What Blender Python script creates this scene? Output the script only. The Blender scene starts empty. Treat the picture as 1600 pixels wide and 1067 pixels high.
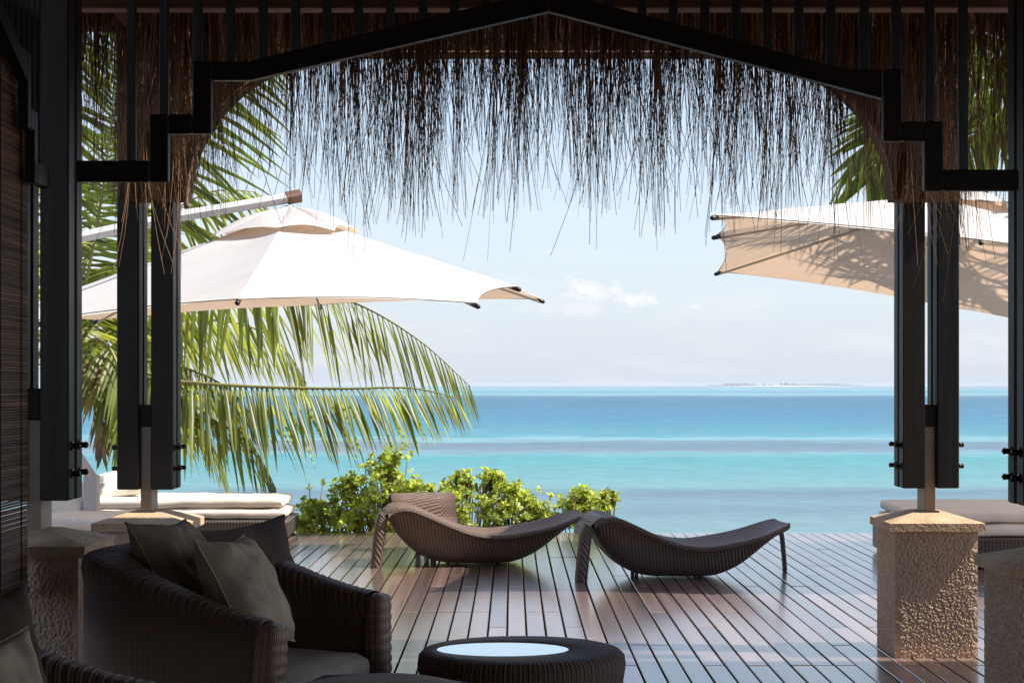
import bpy, math, random
from mathutils import Vector, Matrix, noise
R = math.radians
random.seed(11)
S = bpy.context.scene
C = S.collection

# ------------------------------------------------------------------ camera, sky, sun, exposure
F = 2600.0; H = 1.5; HY = 601.0
cam_d = bpy.data.cameras.new('camera'); cam = bpy.data.objects.new('camera', cam_d); C.objects.link(cam)
cam.location = (0, 0, H); cam.rotation_euler = (R(90), 0, 0)
cam_d.sensor_width = 36; cam_d.lens = 36*F/1600; cam_d.shift_y = (HY-533.5)/1600
cam_d.clip_start = 0.05; cam_d.clip_end = 150000
S.camera = cam
SUN = Vector((0.60, -0.062, 0.80)).normalized()
EL = math.asin(SUN.z); ROT = math.atan2(SUN.x, SUN.y)
sun_d = bpy.data.lights.new('sun', 'SUN'); sun = bpy.data.objects.new('sun', sun_d); C.objects.link(sun)
sun_d.energy = 4.2; sun_d.angle = R(0.53); sun_d.color = (1.0, 0.95, 0.87)
sun.rotation_euler = SUN.to_track_quat('Z', 'Y').to_euler(); sun.location = (30, 0, 40)
W = bpy.data.worlds.new('World'); S.world = W; W.use_nodes = True
S.view_settings.view_transform = 'Standard'; S.view_settings.look = 'None'
S.view_settings.exposure = 1.0; S.view_settings.gamma = 1; S.view_settings.use_curve_mapping = False
S.cycles.max_bounces = 8; S.cycles.transparent_max_bounces = 12

HAZE = (3.08, 3.36, 3.80, 1)
def build_world():
    nt = W.node_tree; N = nt.nodes; L = nt.links
    bg = N['Background']; bg.inputs['Strength'].default_value = 0.115
    sky = N.new('ShaderNodeTexSky'); sky.sky_type = 'NISHITA'; sky.sun_disc = False
    sky.sun_elevation = EL; sky.sun_rotation = ROT; sky.altitude = 0
    sky.air_density = 1.0; sky.dust_density = 0.35; sky.ozone_density = 1.6
    tc = N.new('ShaderNodeTexCoord')
    sep = N.new('ShaderNodeSeparateXYZ'); L.new(tc.outputs['Generated'], sep.inputs[0])
    # thin fair-weather cloud: soft noise streaks low over the horizon all the way round
    mp = N.new('ShaderNodeMapping'); mp.inputs['Scale'].default_value = (5, 5, 26); mp.inputs['Location'].default_value = (0.3, 0, 0.4)
    L.new(tc.outputs['Generated'], mp.inputs[0])
    n1 = N.new('ShaderNodeTexNoise'); n1.inputs['Scale'].default_value = 2.2; n1.inputs['Detail'].default_value = 7; n1.inputs['Roughness'].default_value = .58
    L.new(mp.outputs[0], n1.inputs['Vector'])
    r1 = N.new('ShaderNodeMapRange'); r1.inputs[1].default_value = .50; r1.inputs[2].default_value = .78; r1.clamp = True
    L.new(n1.outputs['Fac'], r1.inputs[0])
    band = N.new('ShaderNodeMapRange'); band.inputs[1].default_value = .22; band.inputs[2].default_value = .03; L.new(sep.outputs['Z'], band.inputs[0])
    m1 = N.new('ShaderNodeMath'); m1.operation = 'MULTIPLY'; L.new(r1.outputs[0], m1.inputs[0]); L.new(band.outputs[0], m1.inputs[1])
    m1b = N.new('ShaderNodeMath'); m1b.operation = 'MULTIPLY'; m1b.inputs[1].default_value = .45; L.new(m1.outputs[0], m1b.inputs[0])
    # a small far cumulus bank with puffs
    last = m1b.outputs[0]
    for (px, py, wx, wy, a) in ((925, 455, 46, 19, .95), (905, 450, 26, 20, .8), (985, 468, 46, 12, .9), (1083, 479, 18, 8, .6), (905, 482, 80, 16, .4)):
        d = Vector(((px-800)/F, 1, (HY-py)/F)).normalized()
        sx = N.new('ShaderNodeVectorMath'); sx.operation = 'SUBTRACT'; sx.inputs[1].default_value = d; L.new(tc.outputs['Generated'], sx.inputs[0])
        sc = N.new('ShaderNodeVectorMath'); sc.operation = 'MULTIPLY'; sc.inputs[1].default_value = (F/wx, 8, F/wy); L.new(sx.outputs[0], sc.inputs[0])
        nn = N.new('ShaderNodeTexNoise'); nn.inputs['Scale'].default_value = 95; nn.inputs['Detail'].default_value = 6; nn.inputs['Roughness'].default_value = .65
        L.new(tc.outputs['Generated'], nn.inputs['Vector'])
        ln = N.new('ShaderNodeVectorMath'); ln.operation = 'LENGTH'; L.new(sc.outputs[0], ln.inputs[0])
        ad = N.new('ShaderNodeMath'); ad.operation = 'MULTIPLY_ADD'; ad.inputs[1].default_value = 3.4; L.new(nn.outputs['Fac'], ad.inputs[0]); L.new(ln.outputs['Value'], ad.inputs[2])
        mr = N.new('ShaderNodeMapRange'); mr.inputs[1].default_value = 2.75; mr.inputs[2].default_value = 1.9; mr.inputs[4].default_value = a; L.new(ad.outputs[0], mr.inputs[0])
        mx = N.new('ShaderNodeMath'); mx.operation = 'MAXIMUM'; L.new(last, mx.inputs[0]); L.new(mr.outputs[0], mx.inputs[1]); last = mx.outputs[0]
    mix = N.new('ShaderNodeMixRGB'); mix.inputs['Color2'].default_value = (4.45, 4.4, 4.45, 1)
    # pale humid air low over the sea, thinning with height, the same all the way round
    hz = N.new('ShaderNodeMath'); hz.operation = 'MULTIPLY'; hz.inputs[1].default_value = -3.2; L.new(sep.outputs['Z'], hz.inputs[0])
    he = N.new('ShaderNodeMath'); he.operation = 'EXPONENT'; L.new(hz.outputs[0], he.inputs[0])
    hm = N.new('ShaderNodeMath'); hm.operation = 'MULTIPLY'; hm.inputs[1].default_value = 1.0; hm.use_clamp = True; L.new(he.outputs[0], hm.inputs[0])
    hmix = N.new('ShaderNodeMixRGB'); hmix.inputs['Color2'].default_value = HAZE
    L.new(hm.outputs[0], hmix.inputs['Fac']); L.new(sky.outputs[0], hmix.inputs['Color1'])
    L.new(last, mix.inputs['Fac']); L.new(hmix.outputs[0], mix.inputs['Color1']); L.new(mix.outputs[0], bg.inputs['Color'])
build_world()

# ------------------------------------------------------------------ helpers
def P(px, py, D):
    return Vector(((px-800)*D/F, D, H-(py-HY)*D/F))
def lin(r, g, b, k=1.0):
    f = lambda c: (c/255/12.92 if c/255 <= .04045 else ((c/255+.055)/1.055)**2.4)
    return (f(r)*k, f(g)*k, f(b)*k, 1)

class MB:
    def __init__(s): s.v = []; s.f = []; s.uv = []; s.r = []; s.m = []
    def add(s, vs, fs, uv=None, rnd=.5, mat=0):
        o = len(s.v)
        s.v += [tuple(v) for v in vs]; s.f += [tuple(i+o for i in f) for f in fs]
        s.uv += list(uv) if uv else [(v[0], v[2]) for v in vs]
        s.r += list(rnd) if isinstance(rnd, (list, tuple)) else [rnd]*len(vs)
        s.m += [mat]*len(fs)
        return s
    def box(s, a, b, mat=0, rnd=.5):
        (x0, y0, z0), (x1, y1, z1) = a, b
        vs = [(x0,y0,z0),(x1,y0,z0),(x1,y1,z0),(x0,y1,z0),(x0,y0,z1),(x1,y0,z1),(x1,y1,z1),(x0,y1,z1)]
        return s.add(vs, [(0,3,2,1),(4,5,6,7),(0,1,5,4),(1,2,6,5),(2,3,7,6),(3,0,4,7)], rnd=rnd, mat=mat)
    def cbox(s, a, b, c=.006, mat=0, rnd=.5):
        """box with chamfered edges"""
        (x0, y0, z0), (x1, y1, z1) = a, b
        c = min(c, (x1-x0)*.45, (y1-y0)*.45, (z1-z0)*.45)
        vs = []; idx = {}
        for i, X in enumerate((x0, x1)):
            for j, Y in enumerate((y0, y1)):
                for k, Z in enumerate((z0, z1)):
                    dx = c if i == 0 else -c; dy = c if j == 0 else -c; dz = c if k == 0 else -c
                    idx[i,j,k,0] = len(vs); vs.append((X, Y+dy, Z+dz))
                    idx[i,j,k,1] = len(vs); vs.append((X+dx, Y, Z+dz))
                    idx[i,j,k,2] = len(vs); vs.append((X+dx, Y+dy, Z))
        fs = []
        for i in (0,1):
            q = [idx[i,0,0,0], idx[i,1,0,0], idx[i,1,1,0], idx[i,0,1,0]]; fs.append(q if i else q[::-1])
            q = [idx[0,i,0,1], idx[1,i,0,1], idx[1,i,1,1], idx[0,i,1,1]]; fs.append(q[::-1] if i else q)
            q = [idx[0,0,i,2], idx[1,0,i,2], idx[1,1,i,2], idx[0,1,i,2]]; fs.append(q if i else q[::-1])
        for a_ in (0,1):
            for b_ in (0,1):
                fs.append([idx[a_,b_,0,0], idx[a_,b_,1,0], idx[a_,b_,1,1], idx[a_,b_,0,1]])
                fs.append([idx[a_,0,b_,0], idx[a_,1,b_,0], idx[a_,1,b_,2], idx[a_,0,b_,2]])
                fs.append([idx[0,a_,b_,1], idx[1,a_,b_,1], idx[1,a_,b_,2], idx[0,a_,b_,2]])
        for k in [(i,j,l) for i in (0,1) for j in (0,1) for l in (0,1)]:
            fs.append([idx[k+(0,)], idx[k+(1,)], idx[k+(2,)]])
        return s.add(vs, fs, rnd=rnd, mat=mat)
    def tube(s, pts, rad, n=8, cap=True, mat=0, rnd=.5):
        pts = [Vector(p) for p in pts]
        if not isinstance(rad, (list, tuple)): rad = [rad]*len(pts)
        vs = []; fs = []; uv = []
        t0 = (pts[1]-pts[0]).normalized()
        up = Vector((0,0,1)) if abs(t0.z) < .9 else Vector((1,0,0))
        a = t0.cross(up).normalized(); L = 0
        for i, p in enumerate(pts):
            t = (pts[min(i+1, len(pts)-1)]-pts[max(i-1, 0)]).normalized()
            a = (a-t*a.dot(t)).normalized(); b = t.cross(a)
            if i: L += (p-pts[i-1]).length
            for k in range(n):
                w = 2*math.pi*k/n
                vs.append(p+(a*math.cos(w)+b*math.sin(w))*rad[i]); uv.append((L, w*.05))
        for i in range(len(pts)-1):
            for k in range(n):
                k2 = (k+1) % n
                fs.append((i*n+k, i*n+k2, (i+1)*n+k2, (i+1)*n+k))
        if cap:
            fs.append(tuple(range(n))[::-1]); fs.append(tuple((len(pts)-1)*n+k for k in range(n)))
        return s.add(vs, fs, uv, rnd, mat)
    def grid(s, nu, nv, fn, uvfn=None, cu=False, mat=0, rnd=.5, flip=False):
        """nu x nv points; cu closes u (repeats the first column for the uv seam)"""
        vs = []; uv = []
        for i in range(nu):
            for j in range(nv):
                u = i/(nu-1); v = j/(nv-1)
                vs.append(fn(u, v)); uv.append(uvfn(u, v) if uvfn else (u, v))
        fs = []
        for i in range(nu-1):
            for j in range(nv-1):
                q = (i*nv+j, (i+1)*nv+j, (i+1)*nv+j+1, i*nv+j+1)
                fs.append(q[::-1] if flip else q)
        return s.add(vs, fs, uv, rnd, mat)
    def lathe(s, prof, n=24, c=(0,0,0), mat=0):
        vs = []; fs = []; uv = []
        for i, (r, z) in enumerate(prof):
            for k in range(n):
                w = 2*math.pi*k/n; vs.append((c[0]+r*math.cos(w), c[1]+r*math.sin(w), c[2]+z)); uv.append((w*r, z))
        for i in range(len(prof)-1):
            for k in range(n):
                fs.append((i*n+k, i*n+(k+1)%n, (i+1)*n+(k+1)%n, (i+1)*n+k))
        fs.append(tuple(range(n))[::-1]); fs.append(tuple((len(prof)-1)*n+k for k in range(n)))
        return s.add(vs, fs, uv, mat=mat)
    def rbox(s, size, r, n=8, noise_amp=0, seed=0, puff=0, c=(0,0,0), mat=0):
        """rounded, slightly uneven cushion"""
        hx, hy, hz = (k/2 for k in size)
        o = Vector(c)
        for ax in range(3):
            for sg in (-1, 1):
                def fn(u, v, ax=ax, sg=sg):
                    f = lambda t: math.sin((t-.5)*math.pi)*.5+.5 if False else t
                    a, b = (f(u)*2-1), (f(v)*2-1)
                    p = [0,0,0]; p[ax] = sg; p[(ax+1)%3] = a; p[(ax+2)%3] = b*sg
                    q = Vector((p[0]*hx, p[1]*hy, p[2]*hz))
                    core = Vector((max(-hx+r, min(hx-r, q.x)), max(-hy+r, min(hy-r, q.y)), max(-hz+r, min(hz-r, q.z))))
                    d = q-core
                    q = core+d.normalized()*r if d.length > 1e-6 else q
                    if puff: q.z += puff*(1-(q.x/hx)**2)*(1-(q.y/hy)**2)*(1 if q.z > 0 else 0)
                    if noise_amp:
                        w = noise.noise_vector(q*5+Vector((seed*7.3, seed*3.1, 0)))*noise_amp; q += w
                    return q+o
                k = 3*n
                s.grid(k, k, fn, lambda u, v: (u*size[(ax+1)%3], v*size[(ax+2)%3]), mat=mat)
        return s
    def mesh(s, name, mats, smooth=True):
        me = bpy.data.meshes.new(name)
        me.from_pydata(s.v, [], s.f)
        if not isinstance(mats, (list, tuple)): mats = [mats]
        for m in mats: me.materials.append(m)
        if len(mats) > 1: me.polygons.foreach_set('material_index', s.m)
        li = [l.vertex_index for l in me.loops]
        ul = me.uv_layers.new(name='UVMap')
        ul.data.foreach_set('uv', [c for i in li for c in s.uv[i]])
        at = me.attributes.new('rnd', 'FLOAT', 'POINT'); at.data.foreach_set('value', s.r)
        me.polygons.foreach_set('use_smooth', [smooth]*len(me.polygons))
        me.update()
        return me
    def build(s, name, mats, parent=None, smooth=True, loc=None, rot=None):
        o = bpy.data.objects.new(name, s.mesh(name, mats, smooth)); C.objects.link(o)
        if parent: o.parent = parent
        if loc: o.location = loc
        if rot: o.rotation_euler = rot
        return o

def inst(name, me, parent=None, loc=(0,0,0), rot=(0,0,0), scale=(1,1,1)):
    o = bpy.data.objects.new(name, me); C.objects.link(o); o.parent = parent
    o.location = loc; o.rotation_euler = rot; o.scale = scale
    return o
def tag(o, label=None, cat=None, group=None, kind=None):
    if label: o['label'] = label
    if cat: o['category'] = cat
    if group: o['group'] = group
    if kind: o['kind'] = kind
    return o
def thing(name, label, cat, loc=(0,0,0), rz=0, group=None):
    o = bpy.data.objects.new(name, None); C.objects.link(o)
    o.location = loc; o.rotation_euler = (0, 0, rz); o.empty_display_size = .2
    return tag(o, label, cat, group)
def copy_tree(o, parent=None):
    c = o.copy(); C.objects.link(c)
    if parent: c.parent = parent; c.matrix_parent_inverse = o.matrix_parent_inverse
    for ch in list(o.children): copy_tree(ch, c)
    return c

# ------------------------------------------------------------------ materials
def mat(name, base, rough=.5, spec=.5, metal=0, var=.25, scale=(8,8,8), bump=0, bscale=60, coat=0, coords='Object', transl=None, tfac=.4, rndvar=0, objvar=0, detail=6, rvar=0):
    m = bpy.data.materials.new(name); m.use_nodes = True
    nt = m.node_tree; N = nt.nodes; L = nt.links
    b = N['Principled BSDF']; b.inputs['Roughness'].default_value = rough
    b.inputs['Specular IOR Level'].default_value = spec; b.inputs['Metallic'].default_value = metal
    b.inputs['Coat Weight'].default_value = coat; b.inputs['Coat Roughness'].default_value = .16
    tc = N.new('ShaderNodeTexCoord'); mp = N.new('ShaderNodeMapping'); mp.inputs['Scale'].default_value = scale
    L.new(tc.outputs[coords], mp.inputs[0])
    oi = N.new('ShaderNodeObjectInfo')
    if objvar:
        cx = N.new('ShaderNodeCombineXYZ')
        k = N.new('ShaderNodeMath'); k.operation = 'MULTIPLY'; k.inputs[1].default_value = 37
        L.new(oi.outputs['Random'], k.inputs[0]); L.new(k.outputs[0], cx.inputs[0]); L.new(k.outputs[0], cx.inputs[1])
        L.new(cx.outputs[0], mp.inputs['Location'])
    n = N.new('ShaderNodeTexNoise'); n.inputs['Scale'].default_value = 1; n.inputs['Detail'].default_value = detail; n.inputs['Roughness'].default_value = .6
    L.new(mp.outputs[0], n.inputs['Vector'])
    r = N.new('ShaderNodeMapRange'); r.inputs[1].default_value = .3; r.inputs[2].default_value = .7
    r.inputs[3].default_value = 1-var; r.inputs[4].default_value = 1+var
    L.new(n.outputs['Fac'], r.inputs[0])
    val = r.outputs[0]
    def mul(a, src, lo, hi):
        q = N.new('ShaderNodeMapRange'); q.inputs[3].default_value = lo; q.inputs[4].default_value = hi; L.new(src, q.inputs[0])
        x = N.new('ShaderNodeMath'); x.operation = 'MULTIPLY'; L.new(a, x.inputs[0]); L.new(q.outputs[0], x.inputs[1]); return x.outputs[0]
    if rndvar:
        at = N.new('ShaderNodeAttribute'); at.attribute_name = 'rnd'; val = mul(val, at.outputs['Fac'], 1-rndvar, 1+rndvar)
    if objvar: val = mul(val, oi.outputs['Random'], 1-objvar, 1+objvar)
    c = N.new('ShaderNodeVectorMath'); c.operation = 'SCALE'; c.inputs[0].default_value = base[:3]; L.new(val, c.inputs['Scale'])
    L.new(c.outputs[0], b.inputs['Base Color'])
    if rvar:
        q = N.new('ShaderNodeMapRange'); q.inputs[1].default_value = .3; q.inputs[2].default_value = .7
        q.inputs[3].default_value = rough-rvar; q.inputs[4].default_value = rough+rvar; L.new(n.outputs['Fac'], q.inputs[0]); L.new(q.outputs[0], b.inputs['Roughness'])
    if bump:
        nb = N.new('ShaderNodeTexNoise'); nb.inputs['Scale'].default_value = bscale; nb.inputs['Detail'].default_value = 4
        L.new(tc.outputs[coords] if not objvar else mp.outputs[0], nb.inputs['Vector'])
        bp = N.new('ShaderNodeBump'); bp.inputs['Strength'].default_value = bump; bp.inputs['Distance'].default_value = .01
        L.new(nb.outputs['Fac'], bp.inputs['Height']); L.new(bp.outputs[0], b.inputs['Normal'])
    if transl:
        t = N.new('ShaderNodeBsdfTranslucent'); mx = N.new('ShaderNodeMixShader'); mx.inputs[0].default_value = tfac
        c2 = N.new('ShaderNodeVectorMath'); c2.operation = 'SCALE'; c2.inputs[0].default_value = transl[:3]; L.new(val, c2.inputs['Scale'])
        L.new(c2.outputs[0], t.inputs['Color'])
        L.new(b.outputs[0], mx.inputs[1]); L.new(t.outputs[0], mx.inputs[2]); L.new(mx.outputs[0], N['Material Output'].inputs['Surface'])
    return m

def weave(name, base, pu, pv, rough=.38, bump=.9, gap=.45, diag=0.0, dist=.006, hi=1.5):
    """over-under strand weave from the mesh's metric UVs"""
    m = bpy.data.materials.new(name); m.use_nodes = True
    nt = m.node_tree; N = nt.nodes; L = nt.links; b = N['Principled BSDF']
    b.inputs['Roughness'].default_value = rough; b.inputs['Specular IOR Level'].default_value = .28
    tc = N.new('ShaderNodeTexCoord'); sp = N.new('ShaderNodeSeparateXYZ'); L.new(tc.outputs['UV'], sp.inputs[0])
    def mth(op, a, b_=None):
        x = N.new('ShaderNodeMath'); x.operation = op
        for i, k in enumerate((a, b_)):
            if k is None: continue
            if isinstance(k, (int, float)): x.inputs[i].default_value = k
            else: L.new(k, x.inputs[i])
        return x.outputs[0]
    u = mth('ADD', sp.outputs[0], mth('MULTIPLY', sp.outputs[1], diag))
    a = mth('SINE', mth('MULTIPLY', u, 2*math.pi/pu)); v = mth('SINE', mth('MULTIPLY', sp.outputs[1], 2*math.pi/pv))
    h = mth('ADD', mth('MULTIPLY', mth('ADD', a, 1.0), .5-gap*.5), mth('MULTIPLY', mth('ADD', mth('MULTIPLY', a, v), 1.0), gap*.5))
    nz = N.new('ShaderNodeTexNoise'); nz.inputs['Scale'].default_value = 30; L.new(tc.outputs['UV'], nz.inputs['Vector'])
    h2 = mth('ADD', h, mth('MULTIPLY', nz.outputs['Fac'], .25))
    r = N.new('ShaderNodeMapRange'); r.inputs[3].default_value = .55; r.inputs[4].default_value = hi; L.new(h2, r.inputs[0])
    c = N.new('ShaderNodeVectorMath'); c.operation = 'SCALE'; c.inputs[0].default_value = base[:3]; L.new(r.outputs[0], c.inputs['Scale'])
    L.new(c.outputs[0], b.inputs['Base Color'])
    bp = N.new('ShaderNodeBump'); bp.inputs['Strength'].default_value = bump; bp.inputs['Distance'].default_value = dist
    L.new(h2, bp.inputs['Height']); L.new(bp.outputs[0], b.inputs['Normal'])
    return m

M = {}
M['timber'] = mat('dark_timber', (.0125, .0066, .0042), rough=.42, spec=.26, var=.75, scale=(46, 46, 1.2), bump=.6, bscale=34, objvar=.3, rvar=.12)
M['beam'] = mat('stained_beam', (.013, .008, .0055), rough=.42, spec=.25, var=.4, scale=(2, 30, 30), bump=.2, bscale=50)
M['brownbeam'] = mat('brown_beam', (.17, .085, .05), rough=.6, var=.35, scale=(2, 20, 20), bump=.3, bscale=50)
M['steel'] = mat('painted_steel', (.34, .25, .18), rough=.45, var=.12, scale=(10, 10, 10))
M['bolt'] = mat('bolt_steel', (.05, .035, .028), rough=.35, metal=.7, var=.2)
M['stucco'] = mat('rough_cast', (.56, .385, .27), rough=.9, spec=.2, var=.12, scale=(14, 14, 14), bump=.3, bscale=200)
M['cap'] = mat('cap_stone', (.50, .34, .21), rough=.75, spec=.3, var=.22, scale=(9, 9, 9), bump=.9, bscale=70)
M['plank'] = mat('deck_plank', (.165, .110, .090), rough=.34, spec=.5, var=.30, scale=(14, 1.2, 14), bump=.10, bscale=3, coat=.95, objvar=.42, rvar=.07)
M['deckbase'] = mat('deck_substructure', (.05, .034, .026), rough=.9, var=.3)
M['floor'] = mat('pavilion_boards', (.05, .028, .02), rough=.4, var=.4, scale=(9, .6, 9))
M['light_block'] = mat('light_block_matte', (.10, .08, .065), rough=.9, var=.2)  # dark surface of the added block behind the camera
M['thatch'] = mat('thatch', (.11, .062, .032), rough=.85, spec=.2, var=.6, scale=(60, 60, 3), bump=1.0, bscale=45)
M['stalk'] = mat('dry_stalk', (.30, .17, .09), rough=.6, spec=.3, var=.2, rndvar=.6)
M['rim'] = mat('arch_cord', (.30, .19, .12), rough=.7, var=.4, scale=(50, 50, 50))
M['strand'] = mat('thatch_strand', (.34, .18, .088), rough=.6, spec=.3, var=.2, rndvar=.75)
M['canvas'] = mat('cream_canvas', (.62, .60, .575), rough=.9, spec=.15, var=.05, scale=(3, 3, 3), bump=.12, bscale=14, transl=(.84, .59, .40), tfac=.315)
M['hem'] = mat('canvas_hem', (.62, .58, .52), rough=.9, var=.1)
M['alu'] = mat('pale_aluminium', (.52, .50, .48), rough=.42, var=.06)
M['blacktip'] = mat('black_plastic', (.012, .012, .013), rough=.4, var=.1)
M['cushion'] = mat('cream_cushion', (.76, .68, .58), rough=.95, spec=.15, var=.08, scale=(4, 4, 4), bump=.25, bscale=9)
M['taupe'] = mat('taupe_fabric', (.28, .205, .15), rough=.95, spec=.15, var=.2, scale=(5, 5, 5), bump=.3, bscale=260)
M['dark_taupe'] = mat('dark_fabric', (.11, .076, .058), rough=.95, spec=.15, var=.2, scale=(5, 5, 5), bump=.3, bscale=260)
M['grey_seat'] = mat('grey_seat_fabric', (.42, .335, .275), rough=.95, spec=.15, var=.15, scale=(5, 5, 5), bump=.3, bscale=260)
M['sage'] = mat('sage_fabric', (.46, .35, .25), rough=.95, spec=.15, var=.2, scale=(5, 5, 5), bump=.35, bscale=220)
M['wicker'] = weave('dark_wicker', (.130, .076, .053), .012, .010, rough=.55, bump=.7, dist=.004)
M['rimwicker'] = weave('rim_wicker', (.21, .125, .086), .012, .010, bump=.8, dist=.003)
HI_ = 1.9
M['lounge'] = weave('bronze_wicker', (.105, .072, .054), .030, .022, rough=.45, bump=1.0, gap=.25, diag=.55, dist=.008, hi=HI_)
M['lounge_shaded'] = weave('bronze_wicker_shaded', (.088, .062, .052), .030, .022, rough=.40, bump=1.0, gap=.25, diag=.55, dist=.008, hi=HI_)  # bronze wicker with shade put into its colour, for the shaded lounger
M['basew'] = weave('greybrown_wicker', (.06, .045, .038), .03, .02, bump=.8)
M['mirror'] = mat('table_glass', (.80, .86, .88), rough=.03, metal=1.0, var=.01)
M['reed'] = mat('blind_reed', (.17, .10, .068), rough=.7, var=.5, scale=(40, 1, 40), rndvar=.4, transl=(.34, .18, .09), tfac=.3)
M['cord'] = mat('blind_cord', (.03, .02, .015), rough=.8)
M['frond'] = mat('palm_leaf', (.088, .112, .026), rough=.38, spec=.4, var=.3, scale=(2, 2, 2), rndvar=.5, transl=(.50, .52, .07), tfac=.46)
M['rachis'] = mat('palm_rachis', (.26, .24, .07), rough=.5, var=.2)
M['deadleaf'] = mat('dead_palm_leaf', (.30, .20, .12), rough=.9, var=.35, rndvar=.4, transl=(.3, .18, .09), tfac=.25)
M['trunk'] = mat('palm_trunk', (.20, .165, .13), rough=.95, var=.35, scale=(3, 3, 14), bump=.8, bscale=20)
M['leaf'] = mat('shrub_leaf', (.26, .31, .06), rough=.36, spec=.45, var=.25, scale=(3, 3, 3), rndvar=.55, transl=(.74, .80, .12), tfac=.50)
M['twig'] = mat('shrub_twig', (.12, .09, .06), rough=.9)
M['soil'] = mat('sandy_soil', (.22, .17, .11), rough=1, var=.3, scale=(.4, .4, .4), bump=.5, bscale=4)
M['sand'] = mat('pale_sand', (.62, .60, .55), rough=1, var=.1, scale=(.01, .01, .01))
M['farwood'] = mat('far_trees', (.15, .20, .19), rough=1, var=.2, scale=(.02, .02, .02))  # tree colour lightened to carry distance haze

# ------------------------------------------------------------------ setting: sea, slope, deck
def sea_material():
    m = bpy.data.materials.new('lagoon_water'); m.use_nodes = True
    nt = m.node_tree; N = nt.nodes; L = nt.links; b = N['Principled BSDF']
    g = N.new('ShaderNodeNewGeometry'); sp = N.new('ShaderNodeSeparateXYZ'); L.new(g.outputs['Position'], sp.inputs[0])
    def mth(op, a, b_=None):
        x = N.new('ShaderNodeMath'); x.operation = op
        for i, k in enumerate((a, b_)):
            if k is None: continue
            if isinstance(k, (int, float)): x.inputs[i].default_value = k
            else: L.new(k, x.inputs[i])
        return x.outputs[0]
    # shoals and reefs lie in bands parallel to the shore; the bands wander a little; the farthest colours are paled with horizon haze
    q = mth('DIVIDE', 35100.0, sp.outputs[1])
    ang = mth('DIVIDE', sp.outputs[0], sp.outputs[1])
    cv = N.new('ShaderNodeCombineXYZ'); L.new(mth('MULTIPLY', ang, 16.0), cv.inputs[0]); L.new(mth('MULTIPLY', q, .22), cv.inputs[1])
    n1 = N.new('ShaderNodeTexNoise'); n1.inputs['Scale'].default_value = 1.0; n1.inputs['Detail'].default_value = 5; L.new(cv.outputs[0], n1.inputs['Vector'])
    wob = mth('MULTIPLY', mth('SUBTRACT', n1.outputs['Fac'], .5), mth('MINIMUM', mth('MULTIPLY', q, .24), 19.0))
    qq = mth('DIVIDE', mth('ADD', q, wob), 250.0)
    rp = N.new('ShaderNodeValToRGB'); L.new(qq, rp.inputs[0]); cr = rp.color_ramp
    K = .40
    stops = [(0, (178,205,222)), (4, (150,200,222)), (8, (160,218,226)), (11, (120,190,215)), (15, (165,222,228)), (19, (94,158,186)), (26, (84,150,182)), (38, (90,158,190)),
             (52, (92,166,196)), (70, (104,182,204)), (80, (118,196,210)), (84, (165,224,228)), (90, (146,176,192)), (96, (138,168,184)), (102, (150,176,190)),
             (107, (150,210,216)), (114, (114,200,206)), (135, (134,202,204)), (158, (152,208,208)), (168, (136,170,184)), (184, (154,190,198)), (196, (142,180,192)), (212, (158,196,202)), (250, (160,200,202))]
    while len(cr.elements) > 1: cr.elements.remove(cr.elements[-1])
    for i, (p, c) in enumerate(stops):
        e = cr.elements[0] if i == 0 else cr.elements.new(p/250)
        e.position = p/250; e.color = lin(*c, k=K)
    # fine ripple colour
    mp = N.new('ShaderNodeMapping'); mp.inputs['Scale'].default_value = (.35, .06, 1); L.new(g.outputs['Position'], mp.inputs[0])
    n2 = N.new('ShaderNodeTexNoise'); n2.inputs['Scale'].default_value = 1; n2.inputs['Detail'].default_value = 6; n2.inputs['Roughness'].default_value = .65; L.new(mp.outputs[0], n2.inputs['Vector'])
    cv2 = N.new('ShaderNodeCombineXYZ'); L.new(mth('MULTIPLY', ang, 26.0), cv2.inputs[0]); L.new(mth('MULTIPLY', q, .55), cv2.inputs[1])
    n3 = N.new('ShaderNodeTexNoise'); n3.inputs['Scale'].default_value = 1; n3.inputs['Detail'].default_value = 5; L.new(cv2.outputs[0], n3.inputs['Vector'])
    cv4 = N.new('ShaderNodeCombineXYZ'); L.new(mth('MULTIPLY', ang, 70.0), cv4.inputs[0]); L.new(mth('MULTIPLY', q, 1.9), cv4.inputs[1])
    n4 = N.new('ShaderNodeTexNoise'); n4.inputs['Scale'].default_value = 1; n4.inputs['Detail'].default_value = 6; n4.inputs['Roughness'].default_value = .7; L.new(cv4.outputs[0], n4.inputs['Vector'])
    k = mth('ADD', mth('ADD', mth('ADD', mth('MULTIPLY', n2.outputs['Fac'], .22), mth('MULTIPLY', n3.outputs['Fac'], .50)), mth('MULTIPLY', n4.outputs['Fac'], .85)), .215)
    fm = N.new('ShaderNodeMapRange'); fm.inputs[1].default_value = .57; fm.inputs[2].default_value = .72; fm.inputs[4].default_value = .30; L.new(n4.outputs['Fac'], fm.inputs[0])
    fx = N.new('ShaderNodeMixRGB'); fx.inputs['Color2'].default_value = (.30, .36, .37, 1); L.new(fm.outputs[0], fx.inputs['Fac']); L.new(rp.outputs[0], fx.inputs['Color1'])
    c = N.new('ShaderNodeVectorMath'); c.operation = 'SCALE'; L.new(fx.outputs[0], c.inputs[0]); L.new(k, c.inputs['Scale'])
    L.new(c.outputs[0], b.inputs['Base Color'])
    b.inputs['Roughness'].default_value = .5; b.inputs['Specular IOR Level'].default_value = .12
    bp = N.new('ShaderNodeBump'); bp.inputs['Strength'].default_value = .25; bp.inputs['Distance'].default_value = .3
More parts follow.
